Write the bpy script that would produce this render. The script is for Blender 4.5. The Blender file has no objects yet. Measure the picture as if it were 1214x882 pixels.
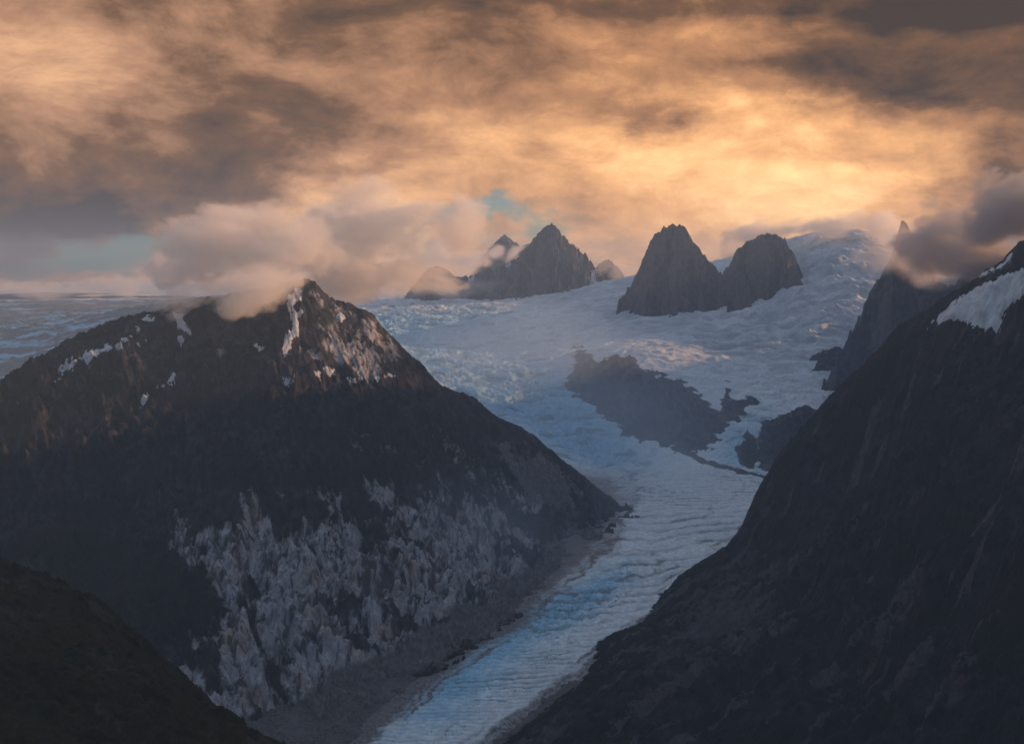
import bpy, math
import numpy as np

C = bpy.context.scene.collection
R = math.radians

# ------------------------------------------------------------------ camera frame
F, CX, CY, CAMZ = 1302.0, 607.0, 441.0, 1500.0
PITCH = math.atan((CY - 330.0) / F)
CP, SP = math.cos(PITCH), math.sin(PITCH)


def P(px, py, d):
    """world point seen at photo pixel (px,py) at forward distance d (m)"""
    a, b = (px - CX) / F, (CY - py) / F
    dy, dz = CP + b * SP, -SP + b * CP
    return (a * d / dy, d, CAMZ + dz * d / dy)


def to_px(x, y, z):
    dz = z - CAMZ
    f = y * CP - dz * SP
    u = y * SP + dz * CP
    return CX + F * x / f, CY - F * u / f


def zg(y):
    """height of the valley glacier along the valley"""
    return 60.0 + 0.02 * (np.asarray(y, float) - 3000.0)


def PG(px, py):
    d = 5000.0
    for _ in range(30):
        b = (CY - py) / F
        k = (-SP + b * CP) / (CP + b * SP)
        d = (float(zg(d)) - CAMZ) / k
    return P(px, py, d)


# ------------------------------------------------------------------ noise
_rng = np.random.RandomState(7)
_perm = np.concatenate([_rng.permutation(512)] * 3).astype(np.int32)
_ang = _rng.rand(512) * 2 * np.pi
_gx, _gy = np.cos(_ang).astype(np.float32), np.sin(_ang).astype(np.float32)


def perlin(x, y, seed=0):
    x = np.asarray(x, np.float32) + np.float32(seed * 17.37)
    y = np.asarray(y, np.float32) + np.float32(seed * 9.71)
    xf, yf = np.floor(x), np.floor(y)
    xi, yi = xf.astype(np.int32) & 511, yf.astype(np.int32) & 511
    fx, fy = x - xf, y - yf
    u = fx * fx * fx * (fx * (fx * 6 - 15) + 10)
    v = fy * fy * fy * (fy * (fy * 6 - 15) + 10)

    def g(ix, iy, dx, dy):
        h = _perm[_perm[ix] + iy]
        return _gx[h] * dx + _gy[h] * dy
    x1, y1 = (xi + 1) & 511, (yi + 1) & 511
    a = g(xi, yi, fx, fy); b = g(x1, yi, fx - 1, fy)
    c = g(xi, y1, fx, fy - 1); d = g(x1, y1, fx - 1, fy - 1)
    a = a + u * (b - a); c = c + u * (d - c)
    return (a + v * (c - a)) * 1.5


def fbm(x, y, octv=5, gain=0.5, lac=2.03, seed=0):
    s, a = 0.0, 1.0
    for i in range(octv):
        s = s + a * perlin(x, y, seed + i * 3)
        x, y, a = x * lac, y * lac, a * gain
    return s


def ridged(x, y, octv=5, gain=0.5, lac=2.07, seed=0):
    s, a, w = 0.0, 1.0, 1.0
    for i in range(octv):
        n = 1.0 - np.abs(perlin(x, y, seed + i * 3))
        n = n * n * w
        s = s + a * n
        w = np.clip(n * 1.6, 0, 1)
        x, y, a = x * lac, y * lac, a * gain
    return s


def cells(x, y, seed=0):
    """cellular pattern: gap to the nearest cell border (0 on it), random value, and two random tilts times the offset in the cell"""
    x = np.asarray(x, np.float32); y = np.asarray(y, np.float32)
    xi, yi = np.floor(x).astype(np.int32), np.floor(y).astype(np.int32)
    f1 = np.full(x.shape, 9., np.float32); f2 = f1.copy(); val = np.zeros_like(f1); tilt = np.zeros_like(f1)
    for i in (-1, 0, 1):
        for j in (-1, 0, 1):
            h = _perm[_perm[(xi + i + seed * 31) & 511] + ((yi + j + seed * 57) & 511)]
            h2 = _perm[h + 97]
            dx = x - (xi + i + h / 512.0); dy = y - (yi + j + h2 / 512.0)
            d = np.hypot(dx, dy)
            near = d < f1
            f2 = np.where(near, f1, np.minimum(f2, d))
            val = np.where(near, _perm[h2 + 211] / 512.0, val)
            tilt = np.where(near, _gx[h] * dx + _gy[h] * dy, tilt)
            f1 = np.where(near, d, f1)
    return f2 - f1, val, tilt


def sstep(a, b, x):
    t = np.clip((x - a) / (b - a), 0, 1)
    return t * t * (3 - 2 * t)


class TPS:
    """smooth surface through scattered 3D points"""
    def __init__(self, pts, lam=0.0):
        p = np.array(pts, float)
        self.xy = p[:, :2] / 1000.0
        n = len(p)
        d2 = ((self.xy[:, None] - self.xy[None]) ** 2).sum(-1)
        K = 0.5 * d2 * np.log(d2 + 1e-12) + lam * np.eye(n)
        Q = np.hstack([np.ones((n, 1)), self.xy])
        A = np.zeros((n + 3, n + 3)); A[:n, :n] = K; A[:n, n:] = Q; A[n:, :n] = Q.T
        self.w = np.linalg.solve(A, np.concatenate([p[:, 2], np.zeros(3)]))

    def __call__(self, X, Y):
        x, y = np.asarray(X, float) / 1000.0, np.asarray(Y, float) / 1000.0
        n = len(self.xy)
        z = self.w[n] + self.w[n + 1] * x + self.w[n + 2] * y
        for i in range(n):
            d2 = (x - self.xy[i, 0]) ** 2 + (y - self.xy[i, 1]) ** 2
            z = z + self.w[i] * 0.5 * d2 * np.log(d2 + 1e-12)
        return z


def poly_frame(X, Y, pts):
    """for every point: distance to the polyline, arc length along it, interpolated z, signed side"""
    pts = np.array(pts, float)
    best = np.full(np.shape(X), 1e18); S = np.zeros_like(best); Z = np.zeros_like(best); side = np.zeros_like(best)
    s0 = 0.0
    for a, b in zip(pts[:-1], pts[1:]):
        e = b[:2] - a[:2]; L = math.hypot(*e)
        t = np.clip(((X - a[0]) * e[0] + (Y - a[1]) * e[1]) / (L * L), 0, 1)
        dx, dy = X - a[0] - t * e[0], Y - a[1] - t * e[1]
        d = np.hypot(dx, dy)
        m = d < best
        best = np.where(m, d, best); S = np.where(m, s0 + t * L, S)
        Z = np.where(m, a[2] + t * (b[2] - a[2]), Z)
        side = np.where(m, np.sign(e[0] * dy - e[1] * dx), side)
        s0 += L
    return best, S, Z, side


def ridge_z(X, Y, pts, slope_front, slope_back=None, p=1.0):
    """height of a crest polyline falling away with given slopes, as the max over its segments"""
    pts = np.array(pts, float)
    sb = slope_back if slope_back else slope_front
    out = np.full(np.shape(X), -1e9)
    for a, b in zip(pts[:-1], pts[1:]):
        e = b[:2] - a[:2]; L = math.hypot(*e)
        t = np.clip(((X - a[0]) * e[0] + (Y - a[1]) * e[1]) / (L * L), 0, 1)
        dx, dy = X - a[0] - t * e[0], Y - a[1] - t * e[1]
        d = np.hypot(dx, dy)
        sl = np.where(dy < 0, slope_front, sb)
        out = np.maximum(out, a[2] + t * (b[2] - a[2]) - sl * d)
    return out


# ------------------------------------------------------------------ mesh helpers
def grid_mesh(name, X, Y, Z, mat, keep=None, attrs=None, parent=None):
    ny, nx = X.shape
    co = np.stack([X, Y, Z], -1).reshape(-1, 3).astype(np.float32)
    idx = np.arange(ny * nx, dtype=np.int32).reshape(ny, nx)
    q = np.stack([idx[:-1, :-1], idx[:-1, 1:], idx[1:, 1:], idx[1:, :-1]], -1).reshape(-1, 4)
    if keep is not None:
        k = keep.reshape(ny, nx)
        kq = (k[:-1, :-1] | k[:-1, 1:] | k[1:, 1:] | k[1:, :-1]).reshape(-1)
        q = q[kq]
        used = np.zeros(ny * nx, bool); used[q.reshape(-1)] = True
        remap = np.cumsum(used).astype(np.int32) - 1
        co = co[used]; q = remap[q]
    else:
        used = np.ones(ny * nx, bool)
    me = bpy.data.meshes.new(name)
    me.vertices.add(len(co)); me.vertices.foreach_set('co', co.reshape(-1))
    me.loops.add(len(q) * 4); me.loops.foreach_set('vertex_index', q.reshape(-1))
    me.polygons.add(len(q))
    me.polygons.foreach_set('loop_start', np.arange(0, len(q) * 4, 4, dtype=np.int32))
    me.polygons.foreach_set('use_smooth', np.ones(len(q), bool))
    me.update(calc_edges=True)
    for k, v in (attrs or {}).items():
        at = me.attributes.new(k, 'FLOAT', 'POINT')
        at.data.foreach_set('value', np.broadcast_to(v, X.shape).reshape(-1)[used].astype(np.float32))
    me.materials.append(mat)
    o = bpy.data.objects.new(name, me); C.objects.link(o)
    if parent: o.parent = parent
    return o


def tag(o, label, cat, kind=None, group=None):
    o['label'] = label; o['category'] = cat
    if kind: o['kind'] = kind
    if group: o['group'] = group
    return o


def rect(x0, x1, y0, y1, step):
    xs = np.arange(x0, x1 + step, step); ys = np.arange(y0, y1 + step, step)
    return np.meshgrid(xs, ys)


def soft_poly(px, py, pts, soft):
    """signed distance style mask of a pixel polygon: 0.5 on the outline, 1 inside by `soft` px"""
    pts = np.array(pts, float)
    d = np.full(px.shape, 1e9); ins = np.zeros(px.shape, bool)
    for a, b in zip(pts, np.roll(pts, -1, 0)):
        e = b - a
        t = np.clip(((px - a[0]) * e[0] + (py - a[1]) * e[1]) / (e @ e), 0, 1)
        d = np.minimum(d, np.hypot(px - a[0] - t * e[0], py - a[1] - t * e[1]))
        c = ((a[1] > py) != (b[1] > py)) & (px < (b[0] - a[0]) * (py - a[1]) / (b[1] - a[1] + 1e-9) + a[0])
        ins ^= c
    return np.where(ins, d, -d) / soft * 0.5 + 0.5


def blob(px, py, cx, cy, rx, ry, rot=0.0):
    c, s = math.cos(R(rot)), math.sin(R(rot))
    u, v = (px - cx) * c + (py - cy) * s, -(px - cx) * s + (py - cy) * c
    return np.exp(-((u / rx) ** 2 + (v / ry) ** 2))


# ------------------------------------------------------------------ node helpers
class NT:
    def __init__(self, tree):
        self.t = tree; self.n = tree.nodes; self.l = tree.links

    def new(self, typ, **kw):
        n = self.n.new(typ)
        for k, v in kw.items(): setattr(n, k, v)
        return n

    def put(self, sock, v):
        if isinstance(v, bpy.types.NodeSocket): self.l.new(v, sock)
        elif v is not None: sock.default_value = v

    def math(self, op, a, b=None, c=None, clamp=False):
        n = self.new('ShaderNodeMath', operation=op, use_clamp=clamp)
        self.put(n.inputs[0], a); self.put(n.inputs[1], b); self.put(n.inputs[2], c)
        return n.outputs[0]

    def noise(self, vec, scale, detail=5, rough=0.55, dist=0.0, out=0):
        n = self.new('ShaderNodeTexNoise')
        if vec is not None: self.l.new(vec, n.inputs['Vector'])
        n.inputs['Scale'].default_value = scale; n.inputs['Detail'].default_value = detail
        n.inputs['Roughness'].default_value = rough; n.inputs['Distortion'].default_value = dist
        return n.outputs[out]

    def mapping(self, vec, loc=(0, 0, 0), rot=(0, 0, 0), scale=(1, 1, 1)):
        n = self.new('ShaderNodeMapping')
        self.l.new(vec, n.inputs['Vector'])
        n.inputs['Location'].default_value = loc; n.inputs['Rotation'].default_value = rot
        n.inputs['Scale'].default_value = scale
        return n.outputs[0]

    def remap(self, v, a, b, c=0.0, d=1.0, smooth=True):
        n = self.new('ShaderNodeMapRange', interpolation_type='SMOOTHSTEP' if smooth else 'LINEAR')
        self.put(n.inputs[0], v)
        for i, x in enumerate((a, b, c, d)): n.inputs[i + 1].default_value = x
        return n.outputs[0]

    def mix(self, f, a, b, blend='MIX'):
        n = self.new('ShaderNodeMix', data_type='RGBA', blend_type=blend)
        self.put(n.inputs[0], f); self.put(n.inputs[6], a); self.put(n.inputs[7], b)
        return n.outputs[2]

    def attr(self, name):
        n = self.new('ShaderNodeAttribute', attribute_name=name)
        return n.outputs['Fac']

    def ramp(self, v, stops):
        n = self.new('ShaderNodeValToRGB')
        e = n.color_ramp.elements
        while len(e) < len(stops): e.new(0.5)
        for el, (p, c) in zip(e, stops):
            el.position = p; el.color = (*c, 1)
        self.put(n.inputs[0], v)
        return n.outputs[0]

    def bump(self, h, dist, strength=1.0, normal=None):
        n = self.new('ShaderNodeBump')
        self.put(n.inputs['Height'], h); n.inputs['Distance'].default_value = dist
        n.inputs['Strength'].default_value = strength
        if normal is not None: self.put(n.inputs['Normal'], normal)
        return n.outputs[0]


def material(name):
    m = bpy.data.materials.new(name); m.use_nodes = True
    t = NT(m.node_tree); t.n.clear()
    out = t.new('ShaderNodeOutputMaterial')
    return m, t, out


def c4(r, g, b): return (r, g, b, 1.0)


def principled(t, out, col, rough, normal=None, spec=0.3):
    b = t.new('ShaderNodeBsdfPrincipled')
    t.put(b.inputs['Base Color'], col); t.put(b.inputs['Roughness'], rough)
    b.inputs['Specular IOR Level'].default_value = spec
    if normal is not None: t.put(b.inputs['Normal'], normal)
    t.l.new(b.outputs[0], out.inputs[0])
    return b


# ------------------------------------------------------------------ materials
def rock_material(name, dark, light, veg1, veg2, scree, tilt):
    """bare rock with foliation, pale polished slabs, heath and scree; the masks come with the mesh"""
    m, t, out = material(name)
    co = t.new('ShaderNodeTexCoord').outputs['Object']
    fol = t.mapping(co, rot=tilt, scale=(1 / 30., 1 / 150., 1 / 75.))
    n_fol = t.noise(fol, 1.0, 6, 0.6, 0.8)
    n_big = t.noise(co, 1 / 260., 6, 0.6, 0.3)
    n_mid = t.noise(co, 1 / 55., 6, 0.62)
    n_fin = t.noise(co, 1 / 20., 6, 0.62)
    pale, veg, scr = t.attr('pale'), t.attr('veg'), t.attr('scree')
    # bare rock
    rock = t.mix(t.remap(n_mid, .35, .68), c4(*[x * .45 for x in dark]), c4(*[x * 2.0 for x in dark]))
    pm = t.math('ADD', pale, t.math('MULTIPLY', t.math('SUBTRACT', n_fol, 0.5), .3))
    pm = t.math('ADD', pm, t.math('MULTIPLY', t.math('SUBTRACT', n_mid, 0.5), 0.5))
    pm = t.remap(pm, 0.34, 0.62)
    pal = t.mix(t.remap(n_mid, .3, .7), c4(*[x * .68 for x in light]), c4(*[x * 1.15 for x in light]))
    pal = t.mix(t.remap(t.noise(co, 1 / 120., 4, .6), .52, .66), pal, c4(light[0] * .95, light[1] * .78, light[2] * .64))
    col = t.mix(pm, rock, pal)
    # thin dark cracks along the foliation
    crack = t.remap(t.math('ABSOLUTE', t.math('SUBTRACT', t.noise(fol, 0.9, 8, .62, 1.0), 0.5)), 0.0, 0.03, 1, 0)
    crack = t.math('MAXIMUM', t.math('MULTIPLY', crack, .55), t.attr('crack'))
    col = t.mix(t.math('MULTIPLY', crack, 0.85), col, c4(*[x * .45 for x in dark]))
    # plants
    vm = t.math('ADD', veg, t.math('MULTIPLY', t.math('SUBTRACT', n_mid, 0.5), 1.0))
    vm = t.remap(t.math('ADD', vm, t.math('MULTIPLY', t.math('SUBTRACT', n_fin, 0.5), 0.5)), 0.45, 0.6)
    vc = t.mix(t.remap(n_big, .42, .6), c4(*veg1), c4(*veg2))
    vc = t.mix(t.remap(n_fin, .4, .75), vc, c4(*[x * 1.6 for x in veg1]))
    col = t.mix(vm, col, vc)
    # scree
    sm = t.remap(t.math('ADD', scr, t.math('MULTIPLY', t.math('SUBTRACT', n_mid, 0.5), 0.7)), 0.42, 0.6)
    sc = t.mix(t.remap(n_fin, .35, .7), c4(*[x * .7 for x in scree]), c4(*[x * 1.25 for x in scree]))
    col = t.mix(sm, col, sc)
    nb = t.bump(n_fol, 16.0, 1.0)
    nb = t.bump(t.noise(co, 1 / 26., 7, .68), 11.0, 1.0, nb)
    principled(t, out, col, 0.92, nb, 0.15)
    return m


def snow_material(name):
    m, t, out = material(name)
    co = t.new('ShaderNodeTexCoord').outputs['Object']
    n = t.noise(co, 1 / 60., 6, .6)
    col = t.mix(t.remap(n, .4, .7), c4(.56, .57, .59), c4(.34, .34, .35))
    nb = t.bump(t.noise(t.mapping(co, scale=(1 / 60., 1 / 25., 1 / 25.)), 1.0, 5, .6), 3.0, .6)
    principled(t, out, col, .7, nb, .2)
    return m


def ice_material():
    m, t, out = material('glacier_ice')
    co = t.new('ShaderNodeTexCoord').outputs['Object']
    dirt, blue, crev, band, sm = (t.attr(k) for k in ('dirt', 'blue', 'crev', 'band', 'smooth'))
    n1 = t.noise(co, 1 / 140., 6, .6)
    n2 = t.noise(co, 1 / 26., 6, .62)
    n3 = t.noise(co, 1 / 9., 4, .6)
    white = t.mix(t.remap(n2, .35, .7), c4(.48, .56, .60), c4(.72, .77, .79))
    bl = t.mix(t.remap(n2, .35, .65), c4(.17, .40, .56), c4(.33, .56, .70))
    bm = t.math('ADD', blue, t.math('MULTIPLY', t.math('SUBTRACT', n1, .5), .8))
    col = t.mix(t.remap(bm, .2, .9), white, bl)
    # snow cover of the upper basins
    col = t.mix(t.remap(t.math('ADD', sm, t.math('MULTIPLY', t.math('SUBTRACT', n1, .5), .5)), .35, .75), col,
                t.mix(t.remap(n2, .3, .7), c4(.54, .55, .57), c4(.70, .71, .72)))
    col = t.mix(t.math('MULTIPLY', t.attr('firn'), t.remap(n1, .3, .6, .5, 1)), col, c4(.30, .335, .37))
    # blue ice in the crevasse walls
    cv = t.math('ADD', crev, t.math('MULTIPLY', t.math('SUBTRACT', n2, .5), .5))
    col = t.mix(t.math('MULTIPLY', t.remap(cv, .25, .75), .85), col, c4(.12, .24, .31))
    # dirt bands and marginal rock debris
    bd = t.math('MULTIPLY', band, t.remap(n1, .25, .6))
    col = t.mix(t.math('MULTIPLY', bd, .95), col, c4(.14, .17, .19))
    dm = t.remap(t.math('ADD', dirt, t.math('MULTIPLY', t.math('SUBTRACT', n2, .5), .9)), .25, .85)
    col = t.mix(dm, col, t.mix(t.remap(n3, .35, .7), c4(.06, .06, .064), c4(.185, .183, .188)))
    nb = t.bump(n2, 9.0, .9)
    nb = t.bump(n3, 3.0, .9, nb)
    principled(t, out, col, .6, nb, .3)
    return m


def debris_material():
    m, t, out = material('moraine_debris')
    co = t.new('ShaderNodeTexCoord').outputs['Object']
    n1 = t.noise(co, 1 / 90., 6, .6); n2 = t.noise(co, 1 / 9., 6, .65)
    col = t.mix(t.remap(n2, .35, .68), c4(.035, .034, .037), c4(.125, .118, .118))
    col = t.mix(t.remap(n1, .45, .65), col, c4(.10, .096, .098))
    nb = t.bump(n2, 4.0, .9)
    principled(t, out, col, .95, nb, .1)
    return m


M_left = rock_material('grey_slab_rock', (.034, .033, .036), (.42, .41, .43), (.012, .019, .013), (.028, .024, .018),
                       (.15, .14, .14), (R(20), R(35), R(35)))
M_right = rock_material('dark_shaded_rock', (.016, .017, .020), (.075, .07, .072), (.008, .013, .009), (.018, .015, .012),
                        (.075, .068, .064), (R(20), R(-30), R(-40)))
M_fore = rock_material('heath_slope', (.028, .026, .024), (.06, .056, .05), (.012, .017, .009), (.028, .022, .012),
                       (.045, .04, .035), (R(10), R(20), R(30)))
M_peak = rock_material('summit_rock', (.027, .026, .028), (.10, .092, .09), (.04, .037, .036), (.05, .045, .045),
                       (.11, .10, .10), (R(5), R(8), R(10)))
M_snow = snow_material('old_snow')
M_ice = ice_material()
M_debris = debris_material()

# ------------------------------------------------------------------ ice surface
ICE = TPS([
    # lower confluence
    PG(860, 565), PG(760, 600), PG(760, 640), PG(840, 600), P(690, 560, 7500), P(750, 565, 7600),
    P(905, 560, 7700), P(1000, 600, 7700),
    # main icefall, from the foot to the lip
    P(700, 530, 8100), P(640, 520, 8000), P(660, 470, 9100), P(590, 480, 8600), P(600, 430, 10200), P(540, 430, 9900),
    P(540, 395, 11600), P(470, 400, 11300), P(600, 385, 12000), P(460, 365, 13300), P(600, 356, 14000), P(680, 345, 14000),
    P(740, 330, 14300), P(400, 372, 12800), P(660, 400, 11300), P(330, 372, 13000),
    # snow shelf over the rock island, and the slope under the towers
    P(700, 415, 10400), P(760, 415, 10100), P(720, 375, 11900), P(800, 372, 11700), P(860, 470, 9300), P(840, 420, 10300),
    P(900, 400, 10800), P(900, 345, 12000), P(880, 500, 8700), P(930, 470, 9300), P(880, 550, 7900), P(940, 520, 8500),
    # upper right slope
    P(960, 400, 10700), P(970, 340, 11600), P(950, 290, 12500), P(1030, 283, 12500), P(1050, 350, 11400), P(1010, 430, 10200),
    P(1100, 320, 12000), P(1150, 420, 10500), P(1100, 500, 9300), P(1000, 278, 13200),
    (3800, 14200, 1700), (5300, 12500, 1650), (3600, 15500, 1500),
    # plateau behind
    (0, 17000, 1120), (-4000, 17000, 1130), (2500, 17000, 1150), (-8000, 17200, 1090), (0, 28000, 1050), (-9000, 28000, 1050),
    (8000, 28000, 1080), (-16000, 26000, 1050), (6000, 18000, 1300), (0, 21000, 1110), (-9000, 21000, 1080),
    # western basin behind the left mountain
    P(200, 362, 13500), P(120, 373, 14500), P(0, 378, 15500), P(120, 400, 12600), P(40, 410, 12800), P(60, 440, 11000),
    P(0, 450, 11000), P(20, 480, 9500), P(-100, 400, 13500), P(-100, 500, 9500), P(160, 440, 10500), P(-300, 430, 12500),
    P(150, 520, 8500), (-4500, 7000, 380), (-2300, 8300, 700), (-2500, 10000, 900),
], 2e-4)


def ice_base(X, Y):
    b = ICE(X, Y)
    k = sstep(7000, 7700, Y + 0.15 * (X - 900))
    k = np.where(X < -700, 1.0, k)
    return zg(Y) * (1 - k) + b * k


EDGE_L = np.array([PG(*p) for p in ((360, 930), (425, 882), (474, 826), (538, 780), (600, 744), (640, 700), (664, 666), (688, 632), (706, 604), (708, 582), (688, 562))])
EDGE_R = np.array([PG(*p) for p in ((510, 930), (560, 884), (642, 824), (706, 778), (780, 720), (862, 658), (915, 604), (965, 578))])
FLOW = np.array([PG(*p) for p in ((430, 930), (490, 884), (560, 822), (620, 780), (700, 712), (770, 660), (815, 610), (830, 580))])


def side_edges(Y):
    o1, o2 = np.argsort(EDGE_L[:, 1]), np.argsort(EDGE_R[:, 1])
    return np.interp(Y, EDGE_L[o1, 1], EDGE_L[o1, 0]), np.interp(Y, EDGE_R[o2, 1], EDGE_R[o2, 0])


# rock island in the icefall: pixel outline, turned into a world-space bulge of the ground
ISLAND = [(680, 414), (700, 420), (706, 430), (724, 425), (748, 424), (765, 440), (790, 447), (815, 455), (832, 470), (842, 485), (853, 488),
          (862, 455), (866, 476), (885, 472), (894, 474), (885, 485), (868, 500), (850, 520), (835, 532), (812, 534), (790, 528), (770, 524),
          (748, 522), (722, 500), (700, 482), (680, 470), (672, 452), (682, 440)]
OUTCROP = [(872, 528), (886, 512), (897, 520), (900, 545), (892, 556), (878, 552)]
BLUFF = [(898, 520), (905, 503), (925, 494), (960, 480), (980, 500), (975, 560), (920, 566), (900, 552)]
STEP = [(967, 420), (985, 414), (1010, 416), (1030, 424), (1022, 436), (985, 440), (968, 436)]


def ice_detail(X, Y, Z0):
    """crevasses, ogives, swells. returns z, and the colour masks"""
    px, py = to_px(X, Y, Z0)
    # amount of crevassing: icefalls, and the steep tongue under the upper right slope
    cre = np.clip(blob(px, py, 560, 425, 140, 62, 20) * 1.1 + blob(px, py, 690, 515, 110, 40, 35) * 1.0
                  + blob(px, py, 890, 530, 45, 40) * .9 + blob(px, py, 480, 385, 80, 30) * .7, 0, 1)
    snow = np.clip(blob(px, py, 620, 352, 190, 13, -4) + blob(px, py, 990, 340, 90, 95) + blob(px, py, 860, 390, 110, 55)
                   + blob(px, py, 760, 360, 80, 30) + sstep(14500, 16000, Y), 0, 1)
    # flow-aligned crevasse pattern, torn across the flow
    wx, wy = X + 90 * fbm(X / 400, Y / 400, 3, seed=50), Y + 90 * fbm(X / 400, Y / 400, 3, seed=60)
    a = R(-28)
    u, v = wx * math.cos(a) - wy * math.sin(a), wx * math.sin(a) + wy * math.cos(a)
    c1 = ridged(u / 260, v / 95, 5, .55, seed=11)
    c2 = ridged(u / 85, v / 34, 4, .6, seed=23)
    big = fbm(X / 900, Y / 900, 4, seed=31)
    steps = fbm(u / 700, v / 230, 4, .55, seed=91)
    blk = ridged(u / 620, v / 210, 4, .55, seed=95) - .9
    z = Z0 + cre * (17 * (c1 - 1.0) + 13 * (c2 - 1.0) + 32 * steps + 22 * blk)
    # broad undulating swells on the snow slopes, elongated along the contour
    sw = ridged((X + 60 * big) / 620, (Y + 100 * big) / 170, 4, .5, seed=71)
    right = blob(px, py, 980, 360, 130, 120)
    z = z + snow * (1 - cre) * (78 * (sw - .9) * (.35 + right) + 26 * big) * sstep(7800, 9000, Y)
    mid = (1 - cre) * (1 - snow) * sstep(7600, 8800, Y)
    z = z + mid * (15 * (c1 - 1.0) + 6 * (c2 - 1) + 20 * steps + 18 * blk)
    for pg, sf in ((ISLAND, 22), (OUTCROP, 8), (BLUFF, 12), (STEP, 8)):
        z = np.where(soft_poly(px, py, pg, sf) > 0, Z0 + (z - Z0) * (1 - .85 * np.clip(soft_poly(px, py, pg, sf) + .1, 0, 1)) - 40 * np.clip(soft_poly(px, py, pg, sf) - .5, 0, 1), z)
    crev = np.clip((1.05 - c1) * 1.2, 0, 1) * np.clip(cre + .45 * mid, 0, 1)
    crev = np.clip(crev + np.clip((.9 - c2), 0, 1) * cre * .7, 0, 1)
    return z, px, py, cre, snow, crev, big


def tongue_detail(X, Y, z, px, py):
    fl = FLOW[np.argsort(FLOW[:, 1])]
    # smooth flow frame: s along valley, n across (-1..1)
    el, er = side_edges(Y)
    mid, half = (el + er) / 2, np.maximum((er - el) / 2, 60)
    n = (X - mid) / half + .09 * fbm(X / 170, Y / 170, 5, .6, seed=47)
    s = (Y - 3000) * 1.0 - (X - mid) * .10
    on = sstep(8000, 7200, Y) * (X > -900)
    bow = 55 * n * n
    lam = 30 + 44 * sstep(3400, 6800, Y)
    wob = 22 * fbm(X / 300, Y / 300, 4, seed=5) + 7 * fbm(X / 60, Y / 60, 3, seed=6)
    ph = (s - bow + wob) / lam
    w = np.sin(2 * np.pi * ph)
    fine = np.sin(2 * np.pi * (ph * 2.63 + .4 * fbm(X / 90, Y / 90, 3, seed=8)))
    core = np.clip(1.15 - np.abs(n) ** 4, 0, 1)
    amp = .5 + .5 * sstep(-.4, .4, fbm(X / 300, Y / 420, 3, seed=16))
    rough = ridged(X / 45, Y / 30, 4, .55, seed=33) - 1.0
    ser = blob(px, py, 650, 735, 75, 28, -20) + blob(px, py, 720, 700, 60, 18, -30) * .8 + .5 * blob(px, py, 560, 800, 80, 10, -35)
    gC, vC, tC = cells((X - mid) / 120 + .3 * fbm(X / 80, Y / 80, 3, seed=52), (s - bow + .6 * wob) / 27, 7)
    cut = (1 - sstep(.03, .16, gC)) * (vC > .62) * sstep(-.35, .3, fbm(X / 260, Y / 320, 3, seed=53))
    dz = on * (-5.0 * cut * core + 1.5 * tC * core)
    dz = dz + on * (core * amp * (4.2 * w + 1.4 * fine) + 2.0 * rough * (.5 + 4.5 * ser)
               + 24 * (1 - np.abs(n) ** 2.6) - 3 + 7 * fbm(X / 330, Y / 330, 4, seed=44))
    dz = np.where(np.abs(n) > 1, np.minimum(dz, on * (-3 - 60 * (np.abs(n) - 1))), dz)
    band = on * core * amp * (np.clip(-w + .1, 0, 1) ** 1.3 * .9 + np.clip(-fine, 0, 1) * .4)
    crev = on * np.clip(np.clip(-rough, 0, 1) * np.clip(ser, 0, 1) * 1.1 + .8 * cut * core, 0, 1)
    # dirt: left margin brown, streaks
    st = fbm(n * 6 + .3 * fbm(X / 200, Y / 200, 3, seed=3), s / 900, 4, seed=19)
    left = sstep(-.25, -1.0, n + .25 * st)
    right_m = sstep(.72, 1.0, n + .12 * st)
    ln = np.exp(-((n - .36 - .07 * fbm(X / 350, Y / 350, 3, seed=61)) / .035) ** 2) * .55 + np.exp(-((n + .58 - .08 * fbm(X / 300, Y / 300, 3, seed=62)) / .04) ** 2) * .6
    ln = ln * sstep(-.5, .4, fbm(n * 3, s / 260, 3, seed=63))
    dirt = on * np.clip(ln + left * (.95 - .25 * sstep(3600, 5200, Y)) + .7 * right_m + .25 * blob(px, py, 690, 640, 60, 50) + .25 * np.clip(st, 0, 1), 0, 1)
    blue = on * np.clip(-.12 + .9 * blob(px, py, 540, 815, 130, 60, -38) + .5 * blob(px, py, 720, 690, 110, 40, -38) + .3 * ser - .3 * sstep(5200, 7000, Y), 0, 1)
    return z + dz, band, crev, dirt, blue, n


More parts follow.
